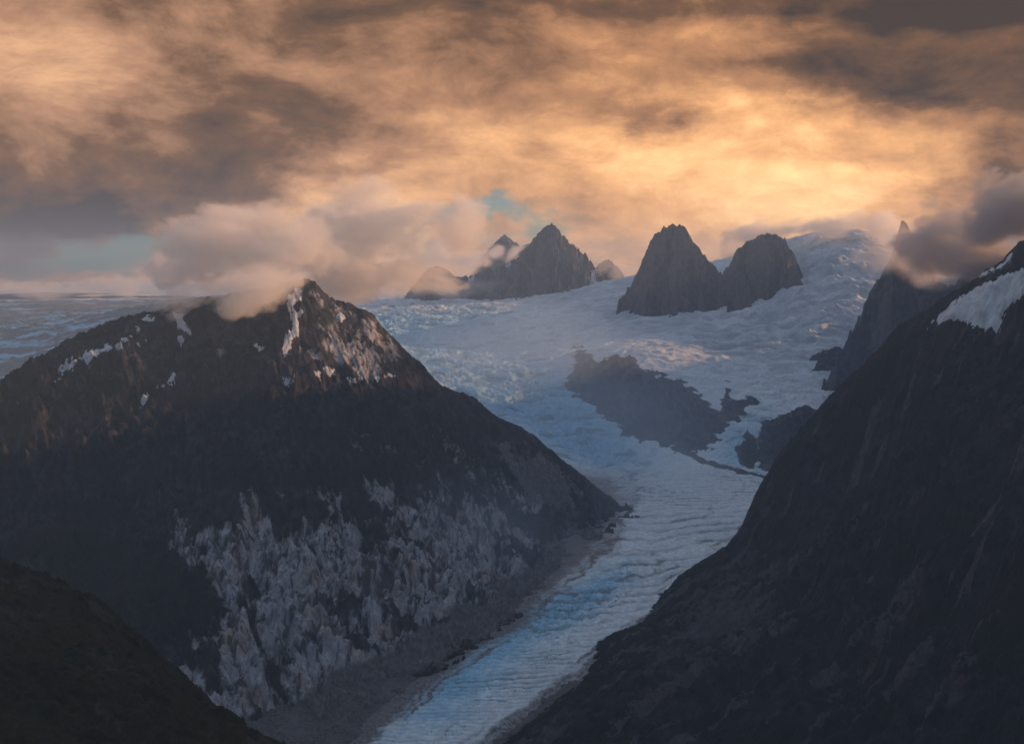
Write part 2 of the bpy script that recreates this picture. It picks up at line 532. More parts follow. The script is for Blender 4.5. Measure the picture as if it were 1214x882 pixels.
def build_ice(name, us, ds, near):
    U, Y = np.meshgrid(us, ds)
    X = U * Y
    Z0 = ice_base(X, Y)
    z, px, py, cre, snow, crev, big = ice_detail(X, Y, Z0)
    blue = np.clip(cre * .75 + .15, 0, 1) * (1 - snow)
    sx, sy = X + 120 * big, Y + 160 * big
    firn = np.clip(1.5 * ridged(sx / 700, sy / 130, 5, .6, seed=401) - 1.15, 0, 1) * .55 + np.clip(.9 * fbm(sx / 240, sy / 60, 5, .6, seed=411), 0, 1)
    firn = np.clip(firn + .22, 0, .9) * (.35 + .65 * snow) * sstep(7800, 8600, Y)
    dirt = np.zeros_like(z); band = np.zeros_like(z)
    keep = np.ones(z.shape, bool)
    if near:
        z, band, c2, dirt, b2, n = tongue_detail(X, Y, z, px, py)
        crev = np.clip(crev + c2, 0, 1)
        tn = sstep(8000, 7200, Y)
        blue = blue * (1 - tn) + b2
        keep = (Y > 6500) | (np.abs(n) < 1.5)
        # rock islands are cut into the ice a little so the rock stands free of it
    else:
        st = fbm(X / 1500, Y / 200, 5, .6, seed=77)
        dirt = np.clip(st * 1.1 + .95, 0, .97) * sstep(20500, 18000, Y)
        blue = np.clip(.85 + .6 * sstep(13500, 10500, Y) + .3 * big, 0, 1) * sstep(20500, 18000, Y)
        snow = sstep(18500, 20500, Y) * np.ones_like(z)
        z = z + 22 * (ridged(X / 500, Y / 160, 4, seed=12) - 1) * sstep(16500, 15000, Y)
    return grid_mesh(name, X, Y, z, M_ice, keep, dict(dirt=dirt, blue=blue, crev=crev, band=band, smooth=snow, firn=firn))


ds = np.concatenate([np.arange(2500, 5000, 6), np.arange(5000, 8000, 8.5), np.arange(8000, 12600, 9), np.arange(12600, 14500, 12), np.arange(14500, 28001, 70)])
glacier = build_ice('glacier', np.linspace(-.17, .48, 900), ds, True)
tag(glacier, 'pale blue banded glacier winding down the valley from a broken icefall', 'glacier', 'structure')
ds2 = np.concatenate([np.arange(7500, 16000, 22), np.arange(16000, 28001, 110)])
field = build_ice('icefield', np.linspace(-.62, -.17, 420), ds2, False)
tag(field, 'streaked grey icefield reaching the horizon behind the left mountain', 'icefield', 'structure')

# ------------------------------------------------------------------ valley floor debris and outer ground
X, Y = rect(-2600, 2600, 1500, 8200, 11)
el, er = side_edges(Y)
zfl = zg(Y) - 16 + 8 * fbm(X / 130, Y / 130, 5, seed=2) + 5 * (ridged(X / 40, Y / 40, 3, seed=9) - 1)
zfl = zfl + .15 * np.clip(el - X - 40, 0, 450) + .12 * np.clip(X - er, 0, 500) - 90 * sstep(6600, 7200, Y) - sstep(2900, 1500, Y) * 60
moraine = grid_mesh('moraine', X, Y, zfl, M_debris)
tag(moraine, 'grey rubble along both edges of the lower glacier', 'moraine', 'structure')

X, Y = rect(-30000, 30000, -2000, 29000, 1000)
ground = grid_mesh('ground', X, Y, np.full_like(X, -120.0) + 25 * fbm(X / 5000, Y / 5000, 3), M_debris)
tag(ground, 'low valley ground under the mountains', 'ground', 'structure')

# ------------------------------------------------------------------ left mountain
SKY_L = [(-260, 640, 4900), (-120, 560, 5050), (0, 480, 5200), (60, 430, 5300), (130, 386, 5400), (165, 372, 5430), (188, 369, 5450), (205, 362, 5500),
         (240, 354, 5530), (290, 346, 5550), (335, 338, 5580), (360, 332, 5600), (372, 334, 5600), (388, 352, 5640), (410, 362, 5670), (435, 370, 5700),
         (470, 405, 5850), (500, 432, 5980), (560, 470, 6180), (620, 507, 6400), (680, 558, 6600), (722, 600, 6750), (770, 640, 6800)]
pts = [P(*p) for p in SKY_L]
back = []
for i, (x, y, z) in enumerate(pts):
    back += [(x + 60, y + 260, z - 190), (x + 240, y + 900, z - 640)]
LEFT = TPS(pts + back + [P(*p) for p in (
    (150, 450, 5020), (100, 520, 4700), (0, 590, 4400), (-150, 680, 4100), (0, 690, 3850), (60, 640, 4150), (100, 720, 3750), (180, 780, 3500), (330, 868, 3360), (250, 850, 3380),
    (200, 440, 5180), (200, 540, 4750), (180, 640, 4250), (230, 700, 3900),
    (300, 420, 5260), (300, 500, 4930), (300, 600, 4420), (300, 700, 3920), (330, 800, 3560), (365, 400, 5380), (375, 360, 5520),
    (430, 420, 5540), (450, 500, 5280), (450, 600, 4800), (450, 700, 4230), (420, 790, 3780),
    (540, 520, 5850), (540, 600, 5320), (560, 680, 4760), (560, 752, 4270), (500, 772, 4000),
    (640, 590, 6050), (650, 640, 5650), (640, 698, 4900), (700, 648, 5720))] + [
    (-900, 2700, 20), (-300, 2900, -60), (200, 3900, -60), (500, 4900, -60), (900, 5900, -60), (-2200, 3000, 250)], 1e-4)


def left_z(X, Y):
    wx, wy = 50 * fbm(X / 500, Y / 500, 4, seed=101), 50 * fbm(X / 500, Y / 500, 4, seed=102)
    Z = LEFT(X, Y)
    d, s, _, side = poly_frame(X, Y, pts)
    damp = sstep(10, 420, d)
    # gullies running down the face
    g = ridged((s + wx * 1.6) / 230, (d + wy) / 900, 5, .55, seed=110) - 1.05
    r = ridged((X + wx) / 330, (Y + wy) / 330, 6, .52, seed=120) - 1.05
    f = ridged((X * .8 + Y * .6) / 34, (X * -.6 + Y * .8) / 110, 4, .6, seed=130) - 1.05
    r2 = ridged((X + wy) / 120, (Y + wx) / 120, 5, .6, seed=125) - 1.05
    Z = Z + damp * (34 * g + 54 * r + 36 * r2) + (7 + 8 * damp) * f
    Z = Z + (1 - damp) * 10 * (ridged(X / 110, Y / 110, 4, seed=140) - 1.0)
    return Z, d


X, Y = rect(-3600, 1250, 2500, 7300, 5.0)
Zl, dl = left_z(X, Y)
px, py = to_px(X, Y, Zl)
nz = fbm(X / 240, Y / 240, 5, .55, seed=150)
facing = Y < np.interp(X, [p[0] for p in pts], [p[1] for p in pts]) + 40
pale = (blob(px, py, 330, 760, 110, 110) * 1.0 + blob(px, py, 330, 660, 85, 60, 30) * .85 + blob(px, py, 450, 710, 110, 80) * .95 + blob(px, py, 540, 630, 90, 80) * .8 + blob(px, py, 600, 690, 60, 40) * .7
        + blob(px, py, 230, 650, 22, 40, -20) * .8 + blob(px, py, 450, 590, 60, 40) * .5 + blob(px, py, 260, 800, 80, 50) * .8
        + blob(px, py, 650, 590, 60, 30, 40) * .55 + blob(px, py, 430, 415, 38, 38) * 1.0)  # last blob: sunlit patch on the shoulder, put into the rock colour
pale = np.clip(pale, 0, .85) * .75 + .4 * nz - .06
pale = np.where(facing, pale, .1)
veg = .42 + .5 * nz - .45 * np.clip(pale, 0, 1) - .5 * blob(px, py, 330, 360, 260, 70)
veg = veg + .6 * blob(px, py, 225, 715, 75, 38, 10) + .35 * blob(px, py, 390, 560, 120, 22) + .3 * blob(px, py, 100, 680, 120, 80) + .3 * blob(px, py, 560, 580, 40, 20)
scree = (.75 * blob(px, py, 640, 570, 90, 28, 42) + .85 * blob(px, py, 560, 735, 130, 30, -28) + .9 * blob(px, py, 400, 845, 90, 50, -35) + .6 * blob(px, py, 670, 660, 50, 25, -40)) + .25 * nz
Zs = LEFT(X, Y)
ua, va = .60 * X + .80 * Zs, .80 * X - .60 * Zs
ua = ua + 30 * fbm(X / 170, Y / 170, 4, seed=160)
cr = np.abs(fbm(ua / 75, va / 240, 4, .6, seed=161))
cr2 = np.abs(fbm(ua / 34, va / 95, 3, .6, seed=165))
crack = np.clip((1 - sstep(.0, .2, cr)) + .6 * (1 - sstep(.0, .12, cr2)), 0, 1)
blocks = fbm(ua / 130, va / 330, 4, .6, seed=171)
blocks = fbm(ua / 62, va / 330, 5, .58, seed=171) + .6 * fbm(ua / 170, va / 420, 4, .55, seed=175)
pale = pale * .98 + .09 + np.where(facing, .42 * blocks * sstep(.0, .35, pale), 0)
wu, wv_ = ua + 14 * fbm(X / 60, Y / 60, 4, .6, seed=181), va + 30 * fbm(X / 80, Y / 80, 4, .6, seed=185)
gA, vA, tA = cells(wu / 90, wv_ / 130, 3)
gB, vB, tB = cells(wu / 34, wv_ / 52, 5)
crack = np.clip(.55 * crack + (1 - sstep(.02, .13, gA)) + .8 * (1 - sstep(.02, .16, gB)) * (vA > .3), 0, 1)
pale = pale + np.where(facing, (.26 * (vA - .5) + .20 * (vB - .5)) * sstep(.0, .3, pale), 0)
Zl = Zl + (8 * tA + 4 * tB) * facing * sstep(.05, .5, pale)
Zl = Zl - 9 * crack * facing * sstep(.1, .5, pale)
keep = Zl > -130
mt_left = grid_mesh('mountain', X, Y, Zl, M_left, keep, dict(crack=crack, pale=pale, veg=veg, scree=scree))
tag(mt_left, 'broad dark mountain with pale rock slabs and its summit in cloud', 'mountain', 'structure')

# ------------------------------------------------------------------ right mountain
SKY_R = [(1700, 60, 3700), (1500, 120, 4000), (1350, 190, 4300), (1260, 245, 4450), (1214, 285, 4520), (1180, 315, 4600), (1120, 355, 4750), (1060, 396, 4900), (1000, 455, 5100),
         (960, 497, 5300), (930, 532, 5450), (912, 556, 5520), (900, 580, 5560), (884, 622, 5580), (862, 646, 5560), (815, 684, 5200)]
ptr = [P(*p) for p in SKY_R]
backr = []
for x, y, z in ptr:
    backr += [(x + 170, y + 230, z - 200), (x + 620, y + 750, max(z - 620, -150))]
RIGHT = TPS(ptr + backr + [P(*p) for p in (
    (1214, 882, 2450), (1214, 700, 2850), (1214, 500, 3500), (1214, 380, 4080), (1000, 882, 2750), (800, 878, 3000), (620, 872, 3290), (1000, 700, 3550),
    (840, 762, 4000), (1100, 560, 3800), (1100, 450, 4450), (950, 610, 4800), (1050, 510, 4700), (900, 660, 4750), (772, 716, 4720), (708, 766, 4150), (648, 842, 3620), (1120, 780, 2950),
    (1400, 420, 3500), (1400, 620, 2700), (1400, 900, 2150), (1600, 500, 2900), (1700, 900, 1900), (1160, 385, 4350))] + [
    (-350, 3100, -120), (-30, 3700, -160), (150, 4200, -200), (420, 4800, -220), (720, 5400, -200), (850, 5900, -200), (300, 2500, -60), (1100, 1600, 60)], 1e-4)


def right_z(X, Y, shade_massif=True):
    wx, wy = 55 * fbm(X / 480, Y / 480, 4, seed=201), 55 * fbm(X / 480, Y / 480, 4, seed=202)
    Z = RIGHT(X, Y)
    d, s, _, side = poly_frame(X, Y, ptr)
    damp = sstep(10, 380, d)
    a = R(52)
    u, v = X * math.cos(a) - Y * math.sin(a), X * math.sin(a) + Y * math.cos(a)
    g = ridged((u + wx) / 240, (v + wy) / 1100, 5, .55, seed=210) - 1.05
    r = ridged((X + wx) / 300, (Y + wy) / 300, 6, .52, seed=220) - 1.05
    f = ridged(u / 40, v / 150, 4, .6, seed=230) - 1.05
    Z = Z + sstep(90, 420, Z) * (damp * (62 * g + 58 * r) + (1 - damp) * (14 * (ridged(X / 150, Y / 150, 5, .58, seed=240) - 1))) + (9 + 11 * damp) * f
    if shade_massif is False: return Z, d
    # the massif: a ridge added out of view to the right to shade the valley
    Z = np.maximum(Z, ridge_z(X + wx, Y + wy, [(2450, 1900, 1850), (2800, 2800, 1950), (3050, 3900, 2000), (3300, 4800, 2050), (3600, 5600, 2180), (4000, 6400, 2230), (4600, 7300, 2180), (5400, 8500, 2100), (6300, 9900, 2150), (7200, 11500, 2150), (7900, 12800, 1900)], 1.15) + 40 * r)
    return Z, d


X, Y = rect(-500, 2700, 1300, 8200, 6.0)
Zr, dr = right_z(X, Y)
px, py = to_px(X, Y, Zr)
nz = fbm(X / 260, Y / 260, 5, .55, seed=250)
ur, vr = X * math.cos(R(52)) - Y * math.sin(R(52)), X * math.sin(R(52)) + Y * math.cos(R(52))
ch = fbm(ur / 80, vr / 800, 4, .6, seed=255)
pale = .6 * sstep(.15, .5, ch) + .5 * blob(px, py, 870, 720, 70, 60, -45) + .45 * blob(px, py, 780, 800, 50, 60, -45) + .55 * nz + .05 + .35 * blob(px, py, 1140, 800, 40, 90, 35)
veg = .42 + .5 * nz - .2 * blob(px, py, 850, 740, 90, 60, -45)
scree = .55 * blob(px, py, 1130, 830, 12, 70, 40) + .55 * blob(px, py, 650, 860, 70, 30, -30) + .2 * nz
keep = (Zr > -130)
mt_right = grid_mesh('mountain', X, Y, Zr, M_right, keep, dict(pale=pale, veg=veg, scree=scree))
Xm, Ym = rect(2700, 9600, 1300, 14500, 24.0)
Zm = right_z(Xm, Ym)[0]
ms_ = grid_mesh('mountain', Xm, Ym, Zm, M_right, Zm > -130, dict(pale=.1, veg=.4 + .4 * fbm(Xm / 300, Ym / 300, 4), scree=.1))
tag(ms_, 'range added out of view to the right to shade the valley', 'mountain', 'structure')
tag(mt_right, 'steep almost black mountainside with a snow shelf high on it, right of the glacier', 'mountain', 'structure')

# ------------------------------------------------------------------ near slope, lower left
FORE = TPS([P(*p) for p in ((-120, 655, 1650), (0, 724, 1560), (80, 766, 1500), (160, 806, 1450), (240, 838, 1400), (310, 884, 1350), (420, 950, 1300),
                            (0, 800, 1250), (0, 882, 1100), (150, 882, 1200), (-200, 900, 1000), (100, 990, 1000), (-300, 700, 1400))] + [
    (-700, 1900, 900), (-300, 1800, 560), (-1100, 2000, 1000), (0, 1600, 500), (-900, 2300, 600)], 1e-4)
X, Y = rect(-1300, 150, 750, 2200, 2.6)
wx = 20 * fbm(X / 160, Y / 160, 4, seed=301)
Zf = FORE(X, Y) + 16 * (ridged((X + wx) / 140, (Y + wx) / 140, 6, .5, seed=310) - 1.05) + 5 * fbm(X / 22, Y / 22, 5, .6, seed=320) + 9 * np.clip(fbm(X / 12, Y / 12, 4, .6, seed=331) - .05, 0, 1) * sstep(-.4, .3, fbm(X / 60, Y / 60, 3, seed=335))
nz = fbm(X / 90, Y / 90, 5, .55, seed=350)
fore = grid_mesh('hillside', X, Y, Zf, M_fore, None, dict(pale=.1 + .4 * nz, veg=.65 + .5 * nz, scree=.2 * nz))
tag(fore, 'near black heath slope in the lower left corner', 'hillside', 'structure')

# ------------------------------------------------------------------ snow patches draped on a mountain
def drape(name, zfun, outline, parent, step, rough=1.6, thick=9.0, depth=None, soft=4.0, seed=0, sides=None):
    """snow lying on the mountain where the pixel outline meets its surface: a mesh that rises out of the rock"""
    o = np.array(outline, float)
    Xg, Yg, Zg = depth
    pxg, pyg = to_px(Xg, Yg, Zg)
    inn = (pxg > o[:, 0].min() - 6) & (pxg < o[:, 0].max() + 6) & (pyg > o[:, 1].min() - 6) & (pyg < o[:, 1].max() + 6)
    if sides is not None: inn &= sides
    xs, ys = Xg[inn], Yg[inn]
    if len(xs) == 0: return None
    X, Y = rect(xs.min() - 20, xs.max() + 20, ys.min() - 20, ys.max() + 20, step)
    Z = zfun(X, Y)[0]
    px, py = to_px(X, Y, Z)
    m = soft_poly(px, py, outline, soft) - .5
    m = m + rough * .5 * fbm(X / 45, Y / 45, 5, .62, seed=400 + seed) - .05
    m = np.clip(m, -1, .7)
    keep = m > -.12
    if not keep.any(): return None
    return grid_mesh(name, X, Y, Z + thick * m, M_snow, keep, None, parent)


Xc, Yc = rect(-3600, 1250, 2500, 7300, 12.0)
dep = (Xc, Yc, left_z(Xc, Yc)[0])
fr = Yc < np.interp(Xc, [p[0] for p in pts], [p[1] for p in pts]) + 30
PATCH_L = [
    [(66, 450), (72, 436), (90, 424), (110, 414), (135, 408), (152, 398), (165, 389), (160, 398), (140, 412), (112, 421), (92, 428), (80, 440)],
    [(338, 360), (350, 344), (358, 350), (350, 362), (356, 372), (352, 386), (352, 398), (345, 410), (338, 422), (334, 412), (340, 398), (348, 382), (345, 372)],
    [(338, 448), (348, 442), (350, 452), (343, 460), (338, 456)],
    [(205, 372), (216, 376), (222, 388), (228, 396), (220, 394), (210, 386)],
    [(172, 378), (184, 375), (182, 380), (174, 382)],
    [(160, 408), (170, 402), (172, 406), (163, 410)],
    [(212, 398), (220, 402), (214, 408)],
    [(163, 478), (176, 468), (175, 476), (168, 480)],
    [(188, 458), (206, 444), (204, 450), (192, 462)],
    [(398, 372), (410, 374), (404, 378)],
    [(372, 444), (382, 441), (380, 448)],
    [(385, 437), (400, 436), (396, 442), (388, 441)],
    [(410, 446), (428, 450), (420, 453)],
    [(446, 448), (462, 442), (466, 446), (452, 451)],
    [(302, 409), (312, 412), (308, 415)],
]
for i, o in enumerate(PATCH_L):
    drape('snow_patch', left_z, o, mt_left, 4.0, depth=dep, seed=i * 5, sides=fr, soft=3.0)
Xc, Yc = rect(600, 3000, 3000, 6200, 12.0)
dep = (Xc, Yc, right_z(Xc, Yc)[0])
fr = np.ones_like(Xc, bool)
PATCH_R = [
    [(1098, 392), (1106, 378), (1124, 362), (1150, 346), (1176, 332), (1200, 322), (1225, 314), (1240, 340), (1214, 352), (1196, 362), (1190, 376), (1182, 391), (1160, 389), (1140, 380), (1120, 380), (1108, 384)],
    [(1160, 328), (1174, 321), (1190, 310), (1200, 300), (1196, 310), (1178, 324)],
]
for i, o in enumerate(PATCH_R):
    drape('snow_patch', right_z, o, mt_right, 4.0, depth=dep, seed=100 + i * 5, sides=fr, soft=4.0, rough=1.0, thick=12)

# ------------------------------------------------------------------ rock peaks standing out of the ice
def peak(name, label, crest, d0, slope_f, slope_b, grow, step, amp, seed, extra=None, cat='rock peak', veg=0.0, group=None, lo=-90, snow=None):
    """crest: list of (px,py,depth offset); the rock falls away from the crest to below the ice"""
    cp = [P(a, b, d0 + c) for a, b, c in crest]
    xs = [p[0] for p in cp]; ys = [p[1] for p in cp]
    X, Y = rect(min(xs) - grow, max(xs) + grow, min(ys) - grow, max(ys) + grow, step)
    def zf(X, Y):
        wx, wy = amp * .9 * fbm(X / 260, Y / 260, 4, seed=seed), amp * .9 * fbm(X / 260, Y / 260, 4, seed=seed + 1)
        # displace sideways less near the crest so the outline keeps its shape
        d, s, _, _ = poly_frame(X, Y, cp)
        damp = sstep(0, 220, d)
        Z = ridge_z(X + wx * damp, Y + wy * damp, cp, slope_f, slope_b)
        for ex in extra or ():
            ep = [P(a, b, d0 + c) for a, b, c in ex]
            Z = np.maximum(Z, ridge_z(X + wx * damp, Y + wy * damp, ep, slope_f, slope_b))
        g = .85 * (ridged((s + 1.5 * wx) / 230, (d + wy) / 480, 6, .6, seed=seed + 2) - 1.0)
        cg = ridged((X + .4 * wx) / 92, (Y + .4 * wy) / 92, 5, .52, seed=seed + 6) - .92
        r = 1.7 * (ridged((X + wx) / 250, (Y + wy) / 250, 6, .58, seed=seed + 3) - 1.0)
        Z = Z + damp * amp * (1.0 * g + .7 * r) + amp * (.34 + .42 * damp) * cg * min(1.6, slope_f) + (.25 + .75 * damp) * amp * .6 * (ridged(X / 85, Y / 85, 5, .62, seed=seed + 4) - .85)
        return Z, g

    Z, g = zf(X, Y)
    base = ice_base(X, Y)
    keep = Z > base + lo
    nz = fbm(X / 200, Y / 200, 5, .55, seed=seed + 7)
    o = grid_mesh(name, X, Y, Z, M_peak, keep, dict(pale=.3 + .7 * nz + .5 * (g + .35), veg=np.full_like(X, veg) - .2, scree=.1 + .4 * nz))  # g paints relief shading into pale: ribs lighter, gullies darker
    tag(o, label, cat, 'thing', group)
    for k, (pl, ths) in enumerate(snow or ()):
        xs_, ys_ = rect(min(xs) - 300, max(xs) + 300, min(ys) - 500, max(ys) + 60, step)
        drape('snow_patch', zf, pl, o, step, depth=(xs_, ys_, zf(xs_, ys_)[0]), seed=seed + k * 7, soft=2.5, thick=ths, rough=.8)
    return o


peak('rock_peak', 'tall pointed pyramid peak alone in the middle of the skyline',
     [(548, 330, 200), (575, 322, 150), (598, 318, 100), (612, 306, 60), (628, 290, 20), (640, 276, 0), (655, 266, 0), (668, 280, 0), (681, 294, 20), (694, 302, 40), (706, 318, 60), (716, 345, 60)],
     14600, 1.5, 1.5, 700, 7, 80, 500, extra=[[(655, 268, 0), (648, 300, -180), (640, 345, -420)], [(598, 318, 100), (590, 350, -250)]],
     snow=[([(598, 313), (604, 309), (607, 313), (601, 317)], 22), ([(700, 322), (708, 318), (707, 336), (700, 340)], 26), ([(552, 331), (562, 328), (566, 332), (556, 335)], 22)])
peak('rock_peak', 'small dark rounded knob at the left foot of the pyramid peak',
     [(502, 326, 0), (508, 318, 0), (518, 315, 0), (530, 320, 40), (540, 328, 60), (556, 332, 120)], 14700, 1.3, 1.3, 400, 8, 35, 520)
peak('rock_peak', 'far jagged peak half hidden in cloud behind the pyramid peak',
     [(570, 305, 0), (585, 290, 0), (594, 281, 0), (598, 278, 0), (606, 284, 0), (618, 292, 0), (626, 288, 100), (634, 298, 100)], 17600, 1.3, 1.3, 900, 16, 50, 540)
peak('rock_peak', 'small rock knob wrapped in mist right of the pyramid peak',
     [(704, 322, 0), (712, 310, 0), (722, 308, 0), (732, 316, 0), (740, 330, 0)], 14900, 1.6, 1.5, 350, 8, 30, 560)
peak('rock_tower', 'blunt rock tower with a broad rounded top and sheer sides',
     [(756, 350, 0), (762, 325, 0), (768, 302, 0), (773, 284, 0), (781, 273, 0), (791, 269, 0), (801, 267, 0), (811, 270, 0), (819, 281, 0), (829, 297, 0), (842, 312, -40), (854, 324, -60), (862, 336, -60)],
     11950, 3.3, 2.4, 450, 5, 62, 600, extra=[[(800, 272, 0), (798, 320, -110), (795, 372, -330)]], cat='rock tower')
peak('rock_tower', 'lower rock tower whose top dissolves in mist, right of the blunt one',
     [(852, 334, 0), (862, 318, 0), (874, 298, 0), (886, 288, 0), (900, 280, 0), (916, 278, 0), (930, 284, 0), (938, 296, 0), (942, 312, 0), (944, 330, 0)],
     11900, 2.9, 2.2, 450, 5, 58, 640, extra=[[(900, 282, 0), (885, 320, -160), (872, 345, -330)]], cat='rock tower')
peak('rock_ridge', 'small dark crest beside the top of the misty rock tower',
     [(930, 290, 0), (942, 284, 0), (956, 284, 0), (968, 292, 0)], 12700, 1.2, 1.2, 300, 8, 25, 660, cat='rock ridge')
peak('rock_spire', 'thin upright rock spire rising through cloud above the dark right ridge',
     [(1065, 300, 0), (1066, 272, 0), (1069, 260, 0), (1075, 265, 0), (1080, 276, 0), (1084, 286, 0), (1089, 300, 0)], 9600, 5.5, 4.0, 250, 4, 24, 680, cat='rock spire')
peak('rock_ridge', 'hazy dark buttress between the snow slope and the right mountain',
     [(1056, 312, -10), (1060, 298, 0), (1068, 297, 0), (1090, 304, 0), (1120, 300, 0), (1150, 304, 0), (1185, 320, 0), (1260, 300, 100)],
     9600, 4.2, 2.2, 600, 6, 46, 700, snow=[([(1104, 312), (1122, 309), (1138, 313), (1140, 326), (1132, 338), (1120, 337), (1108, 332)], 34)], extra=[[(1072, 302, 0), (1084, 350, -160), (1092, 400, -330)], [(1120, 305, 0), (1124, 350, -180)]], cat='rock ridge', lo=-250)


def outcrop(name, label, outline, drange, step, h, seed, soft, cat='rock outcrop'):
    """rock showing through the ice inside the pixel outline"""
    o = np.array(outline, float)
    us = ((o[:, 0].min() - 10 - CX) / F, (o[:, 0].max() + 10 - CX) / F)
    ds = np.arange(drange[0], drange[1], step)
    U, Y = np.meshgrid(np.linspace(us[0], us[1], int((us[1] - us[0]) * drange[0] / step)), ds)
    X = U * Y
    Z0 = ice_base(X, Y)
    px, py = to_px(X, Y, Z0)
    m = soft_poly(px, py, outline, soft) - .5
    m = m + .13 * fbm(X / 110, Y / 110, 5, .6, seed=seed)
    r = ridged(X / 190, Y / 260, 6, .55, seed=seed + 3) - .9
    f = ridged(X / 45, Y / 60, 4, .6, seed=seed + 6) - 1.
    Z = Z0 + h * np.clip(m, -1, .9) + np.clip(m + .1, 0, 1) * (100 * r + 24 * f)
    keep = m > -.5
    nz = fbm(X / 150, Y / 150, 5, .55, seed=seed + 9)
    ob = grid_mesh(name, X, Y, Z, M_peak, keep, dict(pale=.25 + .5 * nz, veg=np.full_like(X, -.3), scree=.1 + .4 * nz))
    return tag(ob, label, cat, 'thing')


outcrop('rock_island', 'large dark rock island parting the icefall below the towers', ISLAND, (7500, 11000), 7, 150, 800, 22, 'rock island')
outcrop('rock_outcrop', 'small rock window in the steep ice above the curved moraine', OUTCROP, (7500, 9000), 7, 40, 820, 8)
outcrop('rock_outcrop', 'dark bluff beside the steep ice, against the right mountain', BLUFF, (7500, 9800), 8, 70, 840, 12)
outcrop('rock_outcrop', 'isolated dark rock step on the snow slope near the right mountain', STEP, (9000, 11500), 8, 50, 860, 8)

# curved dark moraine where the side glacier joins
mp = [PG(a, b) for a, b in ((800, 541), (820, 545), (840, 552), (860, 559), (880, 563), (912, 566), (950, 562))]
X, Y = rect(min(p[0] for p in mp) - 80, max(p[0] for p in mp) + 80, min(p[1] for p in mp) - 120, max(p[1] for p in mp) + 120, 6)
d, s, _, _ = poly_frame(X, Y, mp)
zz = ice_base(X, Y)
zt = tongue_detail(X, Y, ice_detail(X, Y, zz)[0], *to_px(X, Y, zz))[0]
wdt = 34 + 10 * fbm(X / 90, Y / 90, 3, seed=880)
rm = grid_mesh('moraine_ridge', X, Y, zt + 26 * (1 - d / wdt) + 4 * fbm(X / 20, Y / 20, 3, seed=881), M_debris, d < wdt * 1.25)
tag(rm, 'thin dark curved line of rubble where two glaciers meet', 'moraine', 'structure')

# far snow dome on the western horizon
dome_pts = [P(*p) for p in ((-200, 352, 25500), (-60, 350, 25000), (60, 348, 24500), (110, 340, 24000), (150, 333, 24000), (200, 336, 24000), (260, 338, 24000), (340, 346, 24500))]
X, Y = rect(-16500, -4000, 21000, 27000, 70)
Zd = ridge_z(X, Y, dome_pts, .075, .1) + 22 * fbm(X / 900, Y / 900, 5, seed=900)
z1 = np.zeros_like(X)
M_farsnow = M_snow
dm = grid_mesh('snow_dome', X, Y, Zd, M_farsnow, Zd > 1000)
tag(dm, 'low cream snow dome on the far left horizon', 'snow dome', 'structure')

# ------------------------------------------------------------------ haze
def box(name, lo, hi, mat):
    me = bpy.data.meshes.new(name)
    v = [(x, y, z) for x in (lo[0], hi[0]) for y in (lo[1], hi[1]) for z in (lo[2], hi[2])]
    f = [(0, 1, 3, 2), (4, 6, 7, 5), (0, 4, 5, 1), (2, 3, 7, 6), (0, 2, 6, 4), (1, 5, 7, 3)]
    me.from_pydata(v, [], f); me.materials.append(mat)
    o = bpy.data.objects.new(name, me); C.objects.link(o)
    return o


HAZE = 2.6e-5
m, t, out = material('valley_haze')
pv = t.new('ShaderNodeVolumePrincipled')
pv.inputs['Color'].default_value = c4(.50, .72, 1.0)
pv.inputs['Density'].default_value = HAZE
pv.inputs['Anisotropy'].default_value = 0.0
t.l.new(pv.outputs[0], out.inputs['Volume'])
hz = box('haze', (-31000, -3000, -200), (31000, 30000, 2400), m)
tag(hz, 'blue haze filling the valley', 'haze', 'stuff')

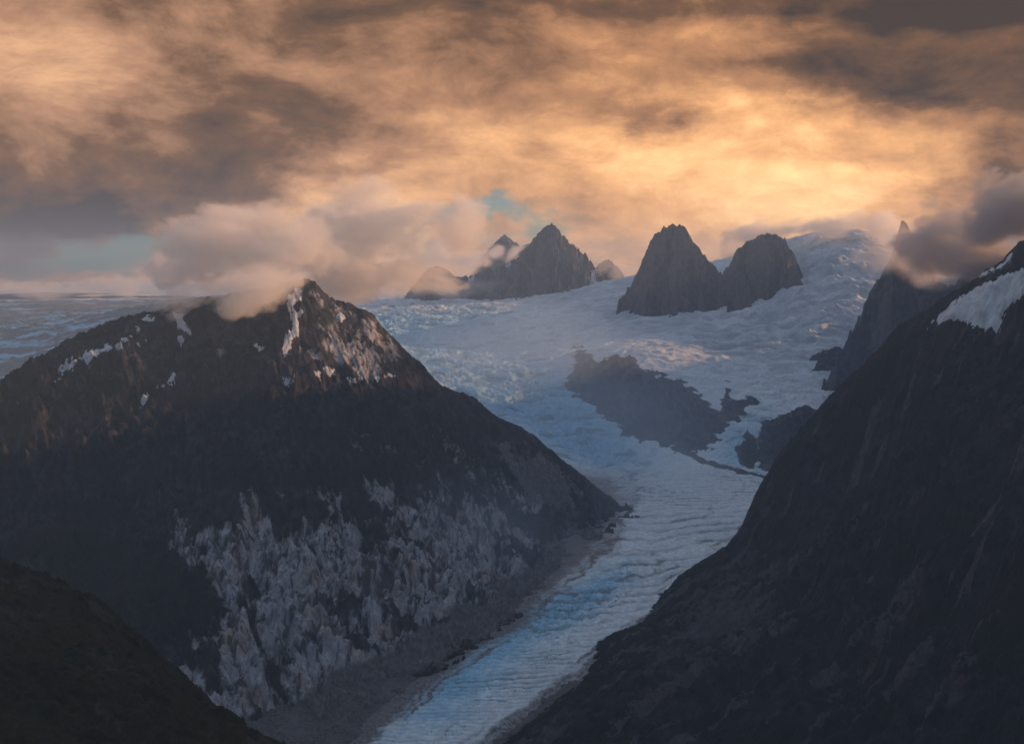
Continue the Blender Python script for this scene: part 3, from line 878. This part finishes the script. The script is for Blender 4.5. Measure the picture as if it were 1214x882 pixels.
# ------------------------------------------------------------------ low clouds (real volumes)
def cloud(name, label, lobes, dens, scale, edge=(.30, .75), amt=1.1, g=.35, col=(1, .95, .90), rate=.35, seed=0.0, detail=6, cat='cloud', group=None, warp=1.5):
    """lobes: (px, py, d, rx px, ry px, depth radius m). a lobed hull with torn noise density inside"""
    L = []
    for a, b, d, rx, ry, rz in lobes:
        c = np.array(P(a, b, d)); k = d / F
        L.append((c, np.array([rx * k, rz, ry * k])))
    ctr = np.mean([c for c, _ in L], 0)
    # hull: union of the ellipsoids as one closed surface seen from the centre
    NU, NV = 96, 48
    dirs = []
    for j in range(1, NV):
        th = math.pi * j / NV
        for i in range(NU):
            ph = 2 * math.pi * i / NU
            dirs.append((math.sin(th) * math.cos(ph), math.sin(th) * math.sin(ph), math.cos(th)))
    ext = np.max([np.abs(c - ctr) + r for c, r in L], 0)
    D = np.array([(0, 0, 1)] + dirs + [(0, 0, -1)]) * ext
    D /= np.linalg.norm(D, axis=1)[:, None]
    rad = np.full(len(D), 40.0)
    for c, r in L:
        o = (ctr - c) / r; dd = D / r
        A = (dd ** 2).sum(1); B = dd @ o; Cc = o @ o - 1.0
        disc = B * B - A * Cc
        t1 = np.where(disc > 0, (-B + np.sqrt(np.maximum(disc, 0))) / A, 0)
        rad = np.maximum(rad, t1 * 1.04)
    V = ctr + D * rad[:, None]
    F_ = []
    n = NV - 1
    for i in range(NU): F_.append((0, 1 + i, 1 + (i + 1) % NU))
    for j in range(n - 1):
        for i in range(NU):
            a = 1 + j * NU + i; b = 1 + j * NU + (i + 1) % NU
            F_.append((a, a + NU, b + NU, b))
    last = len(V) - 1; o0 = 1 + (n - 1) * NU
    for i in range(NU): F_.append((last, o0 + (i + 1) % NU, o0 + i))
    me = bpy.data.meshes.new(name)
    me.from_pydata([tuple(v - ctr) for v in V], [], F_)
    m, t, out = material(name + '_vapour')
    co = t.new('ShaderNodeTexCoord').outputs['Object']
    field = None
    wn = t.new('ShaderNodeTexNoise'); t.l.new(t.mapping(co, loc=(seed * 2, seed, 3), scale=(.8 / scale,) * 3), wn.inputs['Vector'])
    wn.inputs['Detail'].default_value = 4; wn.inputs['Scale'].default_value = 1.0; wn.inputs['Roughness'].default_value = .6
    wm = t.new('ShaderNodeVectorMath', operation='MULTIPLY_ADD'); t.l.new(wn.outputs['Color'], wm.inputs[0])
    wm.inputs[1].default_value = (scale * warp,) * 3; t.l.new(co, wm.inputs[2])
    ws = t.new('ShaderNodeVectorMath', operation='SUBTRACT'); t.l.new(wm.outputs[0], ws.inputs[0]); ws.inputs[1].default_value = (scale * warp * .5,) * 3
    cw = ws.outputs[0]
    for c, r in L:
        v = t.mapping(cw, loc=tuple(-(c - ctr) / r), scale=tuple(1 / r))
        ln = t.new('ShaderNodeVectorMath', operation='LENGTH'); t.l.new(v, ln.inputs[0])
        f = t.math('SUBTRACT', 1.0, ln.outputs['Value'], clamp=True)
        field = f if field is None else t.math('SMOOTH_MAX', field, f, .15)
    nv = t.mapping(co, loc=(seed, seed * .7, seed * .3), scale=(1 / scale, 1 / scale, 1.35 / scale))
    nn = t.noise(nv, 1.0, detail, .66, .5)
    fld = t.math('ADD', field, t.math('MULTIPLY', t.math('SUBTRACT', nn, .5), amt))
    hf = None
    for c, r in L:
        v = t.mapping(co, loc=tuple(-(c - ctr) / r), scale=tuple(1 / r))
        ln = t.new('ShaderNodeVectorMath', operation='LENGTH'); t.l.new(v, ln.inputs[0])
        f = t.math('SUBTRACT', 1.0, ln.outputs['Value'], clamp=True)
        hf = f if hf is None else t.math('MAXIMUM', hf, f)
    edge_fade = t.math('MULTIPLY', hf, 5.0, clamp=True)
    de = t.math('MULTIPLY', t.remap(fld, edge[0], edge[1]), edge_fade)
    pv = t.new('ShaderNodeVolumePrincipled')
    pv.inputs['Color'].default_value = c4(*col)
    pv.inputs['Anisotropy'].default_value = g
    t.l.new(t.math('MULTIPLY', de, dens), pv.inputs['Density'])
    t.l.new(pv.outputs[0], out.inputs['Volume'])
    m.cycles.volume_step_rate = rate
    me.materials.append(m)
    o = bpy.data.objects.new(name, me); C.objects.link(o); o.location = ctr
    return tag(o, label, cat, 'thing', group)


cloud('cloud', 'big billowing peach cloud swallowing the summit of the left mountain',
      [(262, 292, 5600, 100, 62, 340), (215, 336, 5370, 84, 52, 290), (283, 338, 5300, 98, 46, 270), (332, 322, 5500, 46, 26, 190), (340, 285, 5800, 110, 68, 380), (440, 272, 6150, 140, 86, 420),
       (490, 320, 6200, 95, 52, 380), (545, 258, 6300, 60, 42, 300), (410, 330, 6150, 90, 46, 330)],
      .0068, 440, (.36, .52), 2.2, .25, seed=1.7, detail=8)
cloud('cloud', 'small bright cloud tucked behind the left shoulder of the pyramid peak',
      [(545, 300, 16500, 48, 32, 550), (575, 288, 16300, 44, 28, 500), (612, 296, 16200, 36, 20, 450), (525, 318, 16600, 46, 26, 500)],
      .0040, 1000, (.36, .58), 1.8, .25, seed=5.1, detail=8)
cloud('mist', 'thin mist lying over the ice in front of the small dark knob',
      [(500, 346, 13700, 80, 15, 550), (560, 338, 14000, 56, 13, 400), (455, 340, 13500, 60, 22, 550)],
      .0018, 800, (.3, .6), 1.3, .4, seed=8.3, cat='mist', detail=7)
cloud('mist', 'small puff of mist at the right foot of the pyramid peak',
      [(736, 326, 14600, 28, 28, 350), (716, 318, 14600, 28, 24, 300), (748, 342, 14300, 28, 18, 300)],
      .0036, 600, (.34, .6), 1.7, .45, seed=11.3, cat='mist', detail=7)
cloud('mist', 'ragged mist trailing off the top of the lower rock tower',
      [(905, 276, 12300, 64, 24, 300), (870, 292, 12350, 32, 30, 240), (975, 274, 12500, 80, 20, 450), (1040, 270, 12400, 80, 24, 450)],
      .0060, 520, (.35, .58), 1.9, .45, seed=14.9, cat='mist', detail=8)
cloud('cloud', 'thick grey brown cloud over the right ridge',
      [(1185, 244, 7600, 100, 60, 700), (1130, 285, 8200, 75, 44, 600), (1250, 250, 7400, 110, 62, 700), (1165, 308, 8000, 74, 30, 450), (1098, 296, 8600, 62, 34, 450)],
      .0080, 600, (.35, .58), 1.9, .1, col=(.66, .61, .58), seed=19.2, detail=8)
cloud('mist', 'pale mist veiling the rock spire and the buttress under it',
      [(1075, 294, 9050, 56, 36, 320), (1112, 318, 8900, 66, 30, 320), (1036, 300, 9500, 46, 34, 300)],
      .0030, 520, (.25, .66), 1.5, .3, seed=37.0, cat='mist', detail=7)
vm = cloud('mist', 'pale blue mist hanging over the middle of the valley',
           [(700, 520, 8200, 300, 150, 2300), (600, 440, 9500, 260, 110, 2300), (780, 600, 6600, 200, 120, 1300), (560, 640, 5200, 190, 120, 900)],
           3.0e-4, 1500, (.15, .75), .6, .1, col=(.72, .86, 1), rate=1.0, seed=31.0, detail=2, cat='mist', warp=.4)
vm['kind'] = 'stuff'
cloud('cloud', 'low cream cloud bank lying along the far left horizon',
      [(40, 345, 17500, 130, 12, 900), (150, 340, 17200, 70, 17, 700), (-60, 340, 17500, 100, 18, 900)],
      .0018, 900, (.28, .6), 1.2, .3, seed=23.0)

# ------------------------------------------------------------------ sky and sun
SUN_AZ, SUN_EL = 71.0, 12.5
w = bpy.data.worlds.new('World'); bpy.context.scene.world = w; w.use_nodes = True
t = NT(w.node_tree); t.n.clear()
wo = t.new('ShaderNodeOutputWorld'); bg = t.new('ShaderNodeBackground')
t.l.new(bg.outputs[0], wo.inputs[0])
sky = t.new('ShaderNodeTexSky', sky_type='NISHITA', sun_disc=False)
sky.sun_elevation = R(SUN_EL); sky.sun_rotation = R(SUN_AZ)
co_ = t.new('ShaderNodeTexCoord').outputs['Generated']
sep = t.new('ShaderNodeSeparateXYZ'); t.l.new(co_, sep.inputs[0])
az = t.math('ARCTAN2', sep.outputs[0], sep.outputs[1])
el = t.math('ARCSINE', sep.outputs[2])
uv = t.new('ShaderNodeCombineXYZ'); t.put(uv.inputs[0], az); t.put(uv.inputs[1], el)
# torn, wind-drawn cloud texture, finer and flatter towards the horizon
wv = t.new('ShaderNodeTexNoise'); t.l.new(t.mapping(uv.outputs[0], scale=(5.5, 11, 1)), wv.inputs['Vector'])
wv.inputs['Detail'].default_value = 2.5; wv.inputs['Roughness'].default_value = .45; wv.inputs['Scale'].default_value = 1.0
warp = t.new('ShaderNodeVectorMath', operation='MULTIPLY_ADD')
t.l.new(wv.outputs['Color'], warp.inputs[0]); warp.inputs[1].default_value = (.09, .045, 0); t.l.new(uv.outputs[0], warp.inputs[2])
q = warp.outputs[0]
n1 = t.noise(t.mapping(q, scale=(5.5, 15, 1), loc=(.3, .7, 0)), 1.0, 7, .52)
n2 = t.noise(t.mapping(q, scale=(15, 27, 1), loc=(3.3, 1.7, .4)), 1.0, 11, .65)
n2b = t.noise(t.mapping(q, scale=(15, 27, 1), loc=(3.3 + .30, 1.7 - .34, .4)), 1.0, 11, .65)
n1b = t.noise(t.mapping(q, scale=(5.5, 15, 1), loc=(.3 + .16, .7 - .26, 0)), 1.0, 7, .52)
relief_shade = t.math('ADD', t.math('MULTIPLY', t.math('SUBTRACT', n2b, n2), .75), t.math('MULTIPLY', t.math('SUBTRACT', n1b, n1), .7))  # sunward shading of the cloud deck, painted into its brightness
n3 = t.noise(t.mapping(q, scale=(3, 42, 1), loc=(1.3, 4.7, .9)), 1.0, 5, .5)


wb = t.new('ShaderNodeTexNoise'); t.l.new(t.mapping(uv.outputs[0], scale=(7, 13, 1), loc=(5, 2, 0)), wb.inputs['Vector'])
wb.inputs['Detail'].default_value = 7; wb.inputs['Scale'].default_value = 1.0; wb.inputs['Roughness'].default_value = .58
warp2 = t.new('ShaderNodeVectorMath', operation='MULTIPLY_ADD')
t.l.new(wb.outputs['Color'], warp2.inputs[0]); warp2.inputs[1].default_value = (.24, .12, 0); t.l.new(uv.outputs[0], warp2.inputs[2])
q2 = warp2.outputs[0]


def sblob(cx, cy, rx, ry, amp, rot=0):
    """a cloud mass or a thin bright place in the deck, by bearing and height"""
    vv = t.mapping(q2, loc=(-math.atan((cx - 607) / F) - .12, -math.atan((330 - cy) / F) - .06, 0))
    if rot: vv = t.mapping(vv, rot=(0, 0, R(rot)))
    vv = t.mapping(vv, scale=(F / rx, F / ry, 0))
    d = t.new('ShaderNodeVectorMath', operation='DOT_PRODUCT'); t.l.new(vv, d.inputs[0]); t.l.new(vv, d.inputs[1])
    e = t.math('POWER', 2.718, t.math('MULTIPLY', d.outputs['Value'], -1.0))
    return t.math('MULTIPLY', e, amp * 1.12)


B = t.math('ADD', .46, t.math('MULTIPLY', t.math('SUBTRACT', n1, .5), .85))
B = t.math('ADD', B, t.math('MULTIPLY', t.math('SUBTRACT', n2, .5), .62))
B = t.math('ADD', B, t.math('MULTIPLY', t.math('SUBTRACT', n3, .5), .22))
B = t.math('ADD', B, relief_shade)
B = t.math('SUBTRACT', B, t.math('MULTIPLY', t.remap(el, .10, .27), .08))
for a in ((230, 165, 240, 60, -.29), (50, 290, 150, 50, -.36), (300, 225, 130, 45, -.16), (1130, 12, 210, 38, -.48), (640, 12, 240, 28, -.22), (1150, 118, 160, 38, -.32),
          (740, 143, 70, 20, -.34), (420, 62, 200, 30, -.12), (1200, 235, 80, 70, -.40), (940, 95, 130, 30, -.12),
          (950, 232, 240, 58, .34), (830, 165, 160, 40, .20), (60, 92, 100, 40, .10), (560, 185, 160, 50, .14), (720, 265, 110, 45, .16), (430, 245, 110, 45, .12),
          (1030, 150, 110, 30, .14), (800, 60, 200, 30, .06),
          (430, 262, 110, 48, .26), (255, 295, 70, 36, .22), (330, 300, 200, 40, .10), (90, 250, 120, 40, -.15)):
    B = t.math('ADD', B, sblob(*a))
warm = t.ramp(B, [(.0, (.034, .023, .019)), (.22, (.105, .052, .028)), (.48, (.32, .150, .068)), (.74, (.62, .305, .122)), (1.0, (.93, .56, .245))])
pink = t.ramp(B, [(.0, (.036, .026, .024)), (.22, (.115, .060, .034)), (.48, (.33, .172, .098)), (.74, (.60, .335, .175)), (1.0, (.90, .60, .34))])
ccol = t.mix(t.remap(az, -.35, .15), pink, warm)
# the deck is only lit from below near the sunset; overhead and behind it is a cool grey
dim = t.remap(el, .42, .85)
back = t.remap(t.math('ABSOLUTE', az), .8, 1.7)
cool = t.math('MAXIMUM', dim, back)
grey = t.mix(n1, c4(.128, .156, .207), c4(.215, .252, .310))
zen = t.remap(el, .35, 1.25, .55, 1.9)
gv = t.new('ShaderNodeVectorMath', operation='SCALE'); t.l.new(grey, gv.inputs[0]); t.put(gv.inputs['Scale'], zen)
ccol = t.mix(cool, ccol, gv.outputs[0])
# gaps of clear sky
gap = t.math('ADD', sblob(600, 264, 95, 22, .85), sblob(125, 312, 120, 20, .85))
gap = t.math('ADD', gap, t.math('MULTIPLY', t.math('SUBTRACT', n2, .5), 1.5))
gap = t.math('MULTIPLY', t.remap(gap, .30, .95), .85)
bg.inputs[1].default_value = .10
t.l.new(t.mix(1.0, sky.outputs[0], c4(.42, .72, 1.0), 'MULTIPLY'), bg.inputs[0])
bg2 = t.new('ShaderNodeBackground'); t.l.new(ccol, bg2.inputs[0]); bg2.inputs[1].default_value = 1.65
ms = t.new('ShaderNodeMixShader')
cover = t.math('MULTIPLY', t.math('SUBTRACT', 1.0, gap), t.math('SUBTRACT', 1.0, t.math('MULTIPLY', cool, .35)))
t.put(ms.inputs[0], cover)
t.l.new(bg.outputs[0], ms.inputs[1]); t.l.new(bg2.outputs[0], ms.inputs[2])
t.l.new(ms.outputs[0], wo.inputs[0])

sl = bpy.data.lights.new('sun', 'SUN'); sl.energy = 5.0; sl.angle = R(.5); sl.color = (1, .54, .27)
so = bpy.data.objects.new('sun', sl); C.objects.link(so)
so.rotation_euler = (R(90 - SUN_EL), 0, R(180 - SUN_AZ))

cam = bpy.data.cameras.new('camera'); cam.sensor_width = 36; cam.lens = 36 * F / 1214
cam.clip_start = 10; cam.clip_end = 100000
co = bpy.data.objects.new('camera', cam); C.objects.link(co)
co.location = (0, 0, CAMZ); co.rotation_euler = (R(90) - PITCH, 0, 0)
sc = bpy.context.scene
sc.camera = co
sc.view_settings.view_transform = 'Standard'; sc.view_settings.look = 'None'
sc.view_settings.exposure = .12; sc.view_settings.gamma = 1
sc.render.engine = 'CYCLES'
sc.cycles.use_denoising = True
sc.cycles.max_bounces = 8; sc.cycles.diffuse_bounces = 2; sc.cycles.volume_bounces = 5
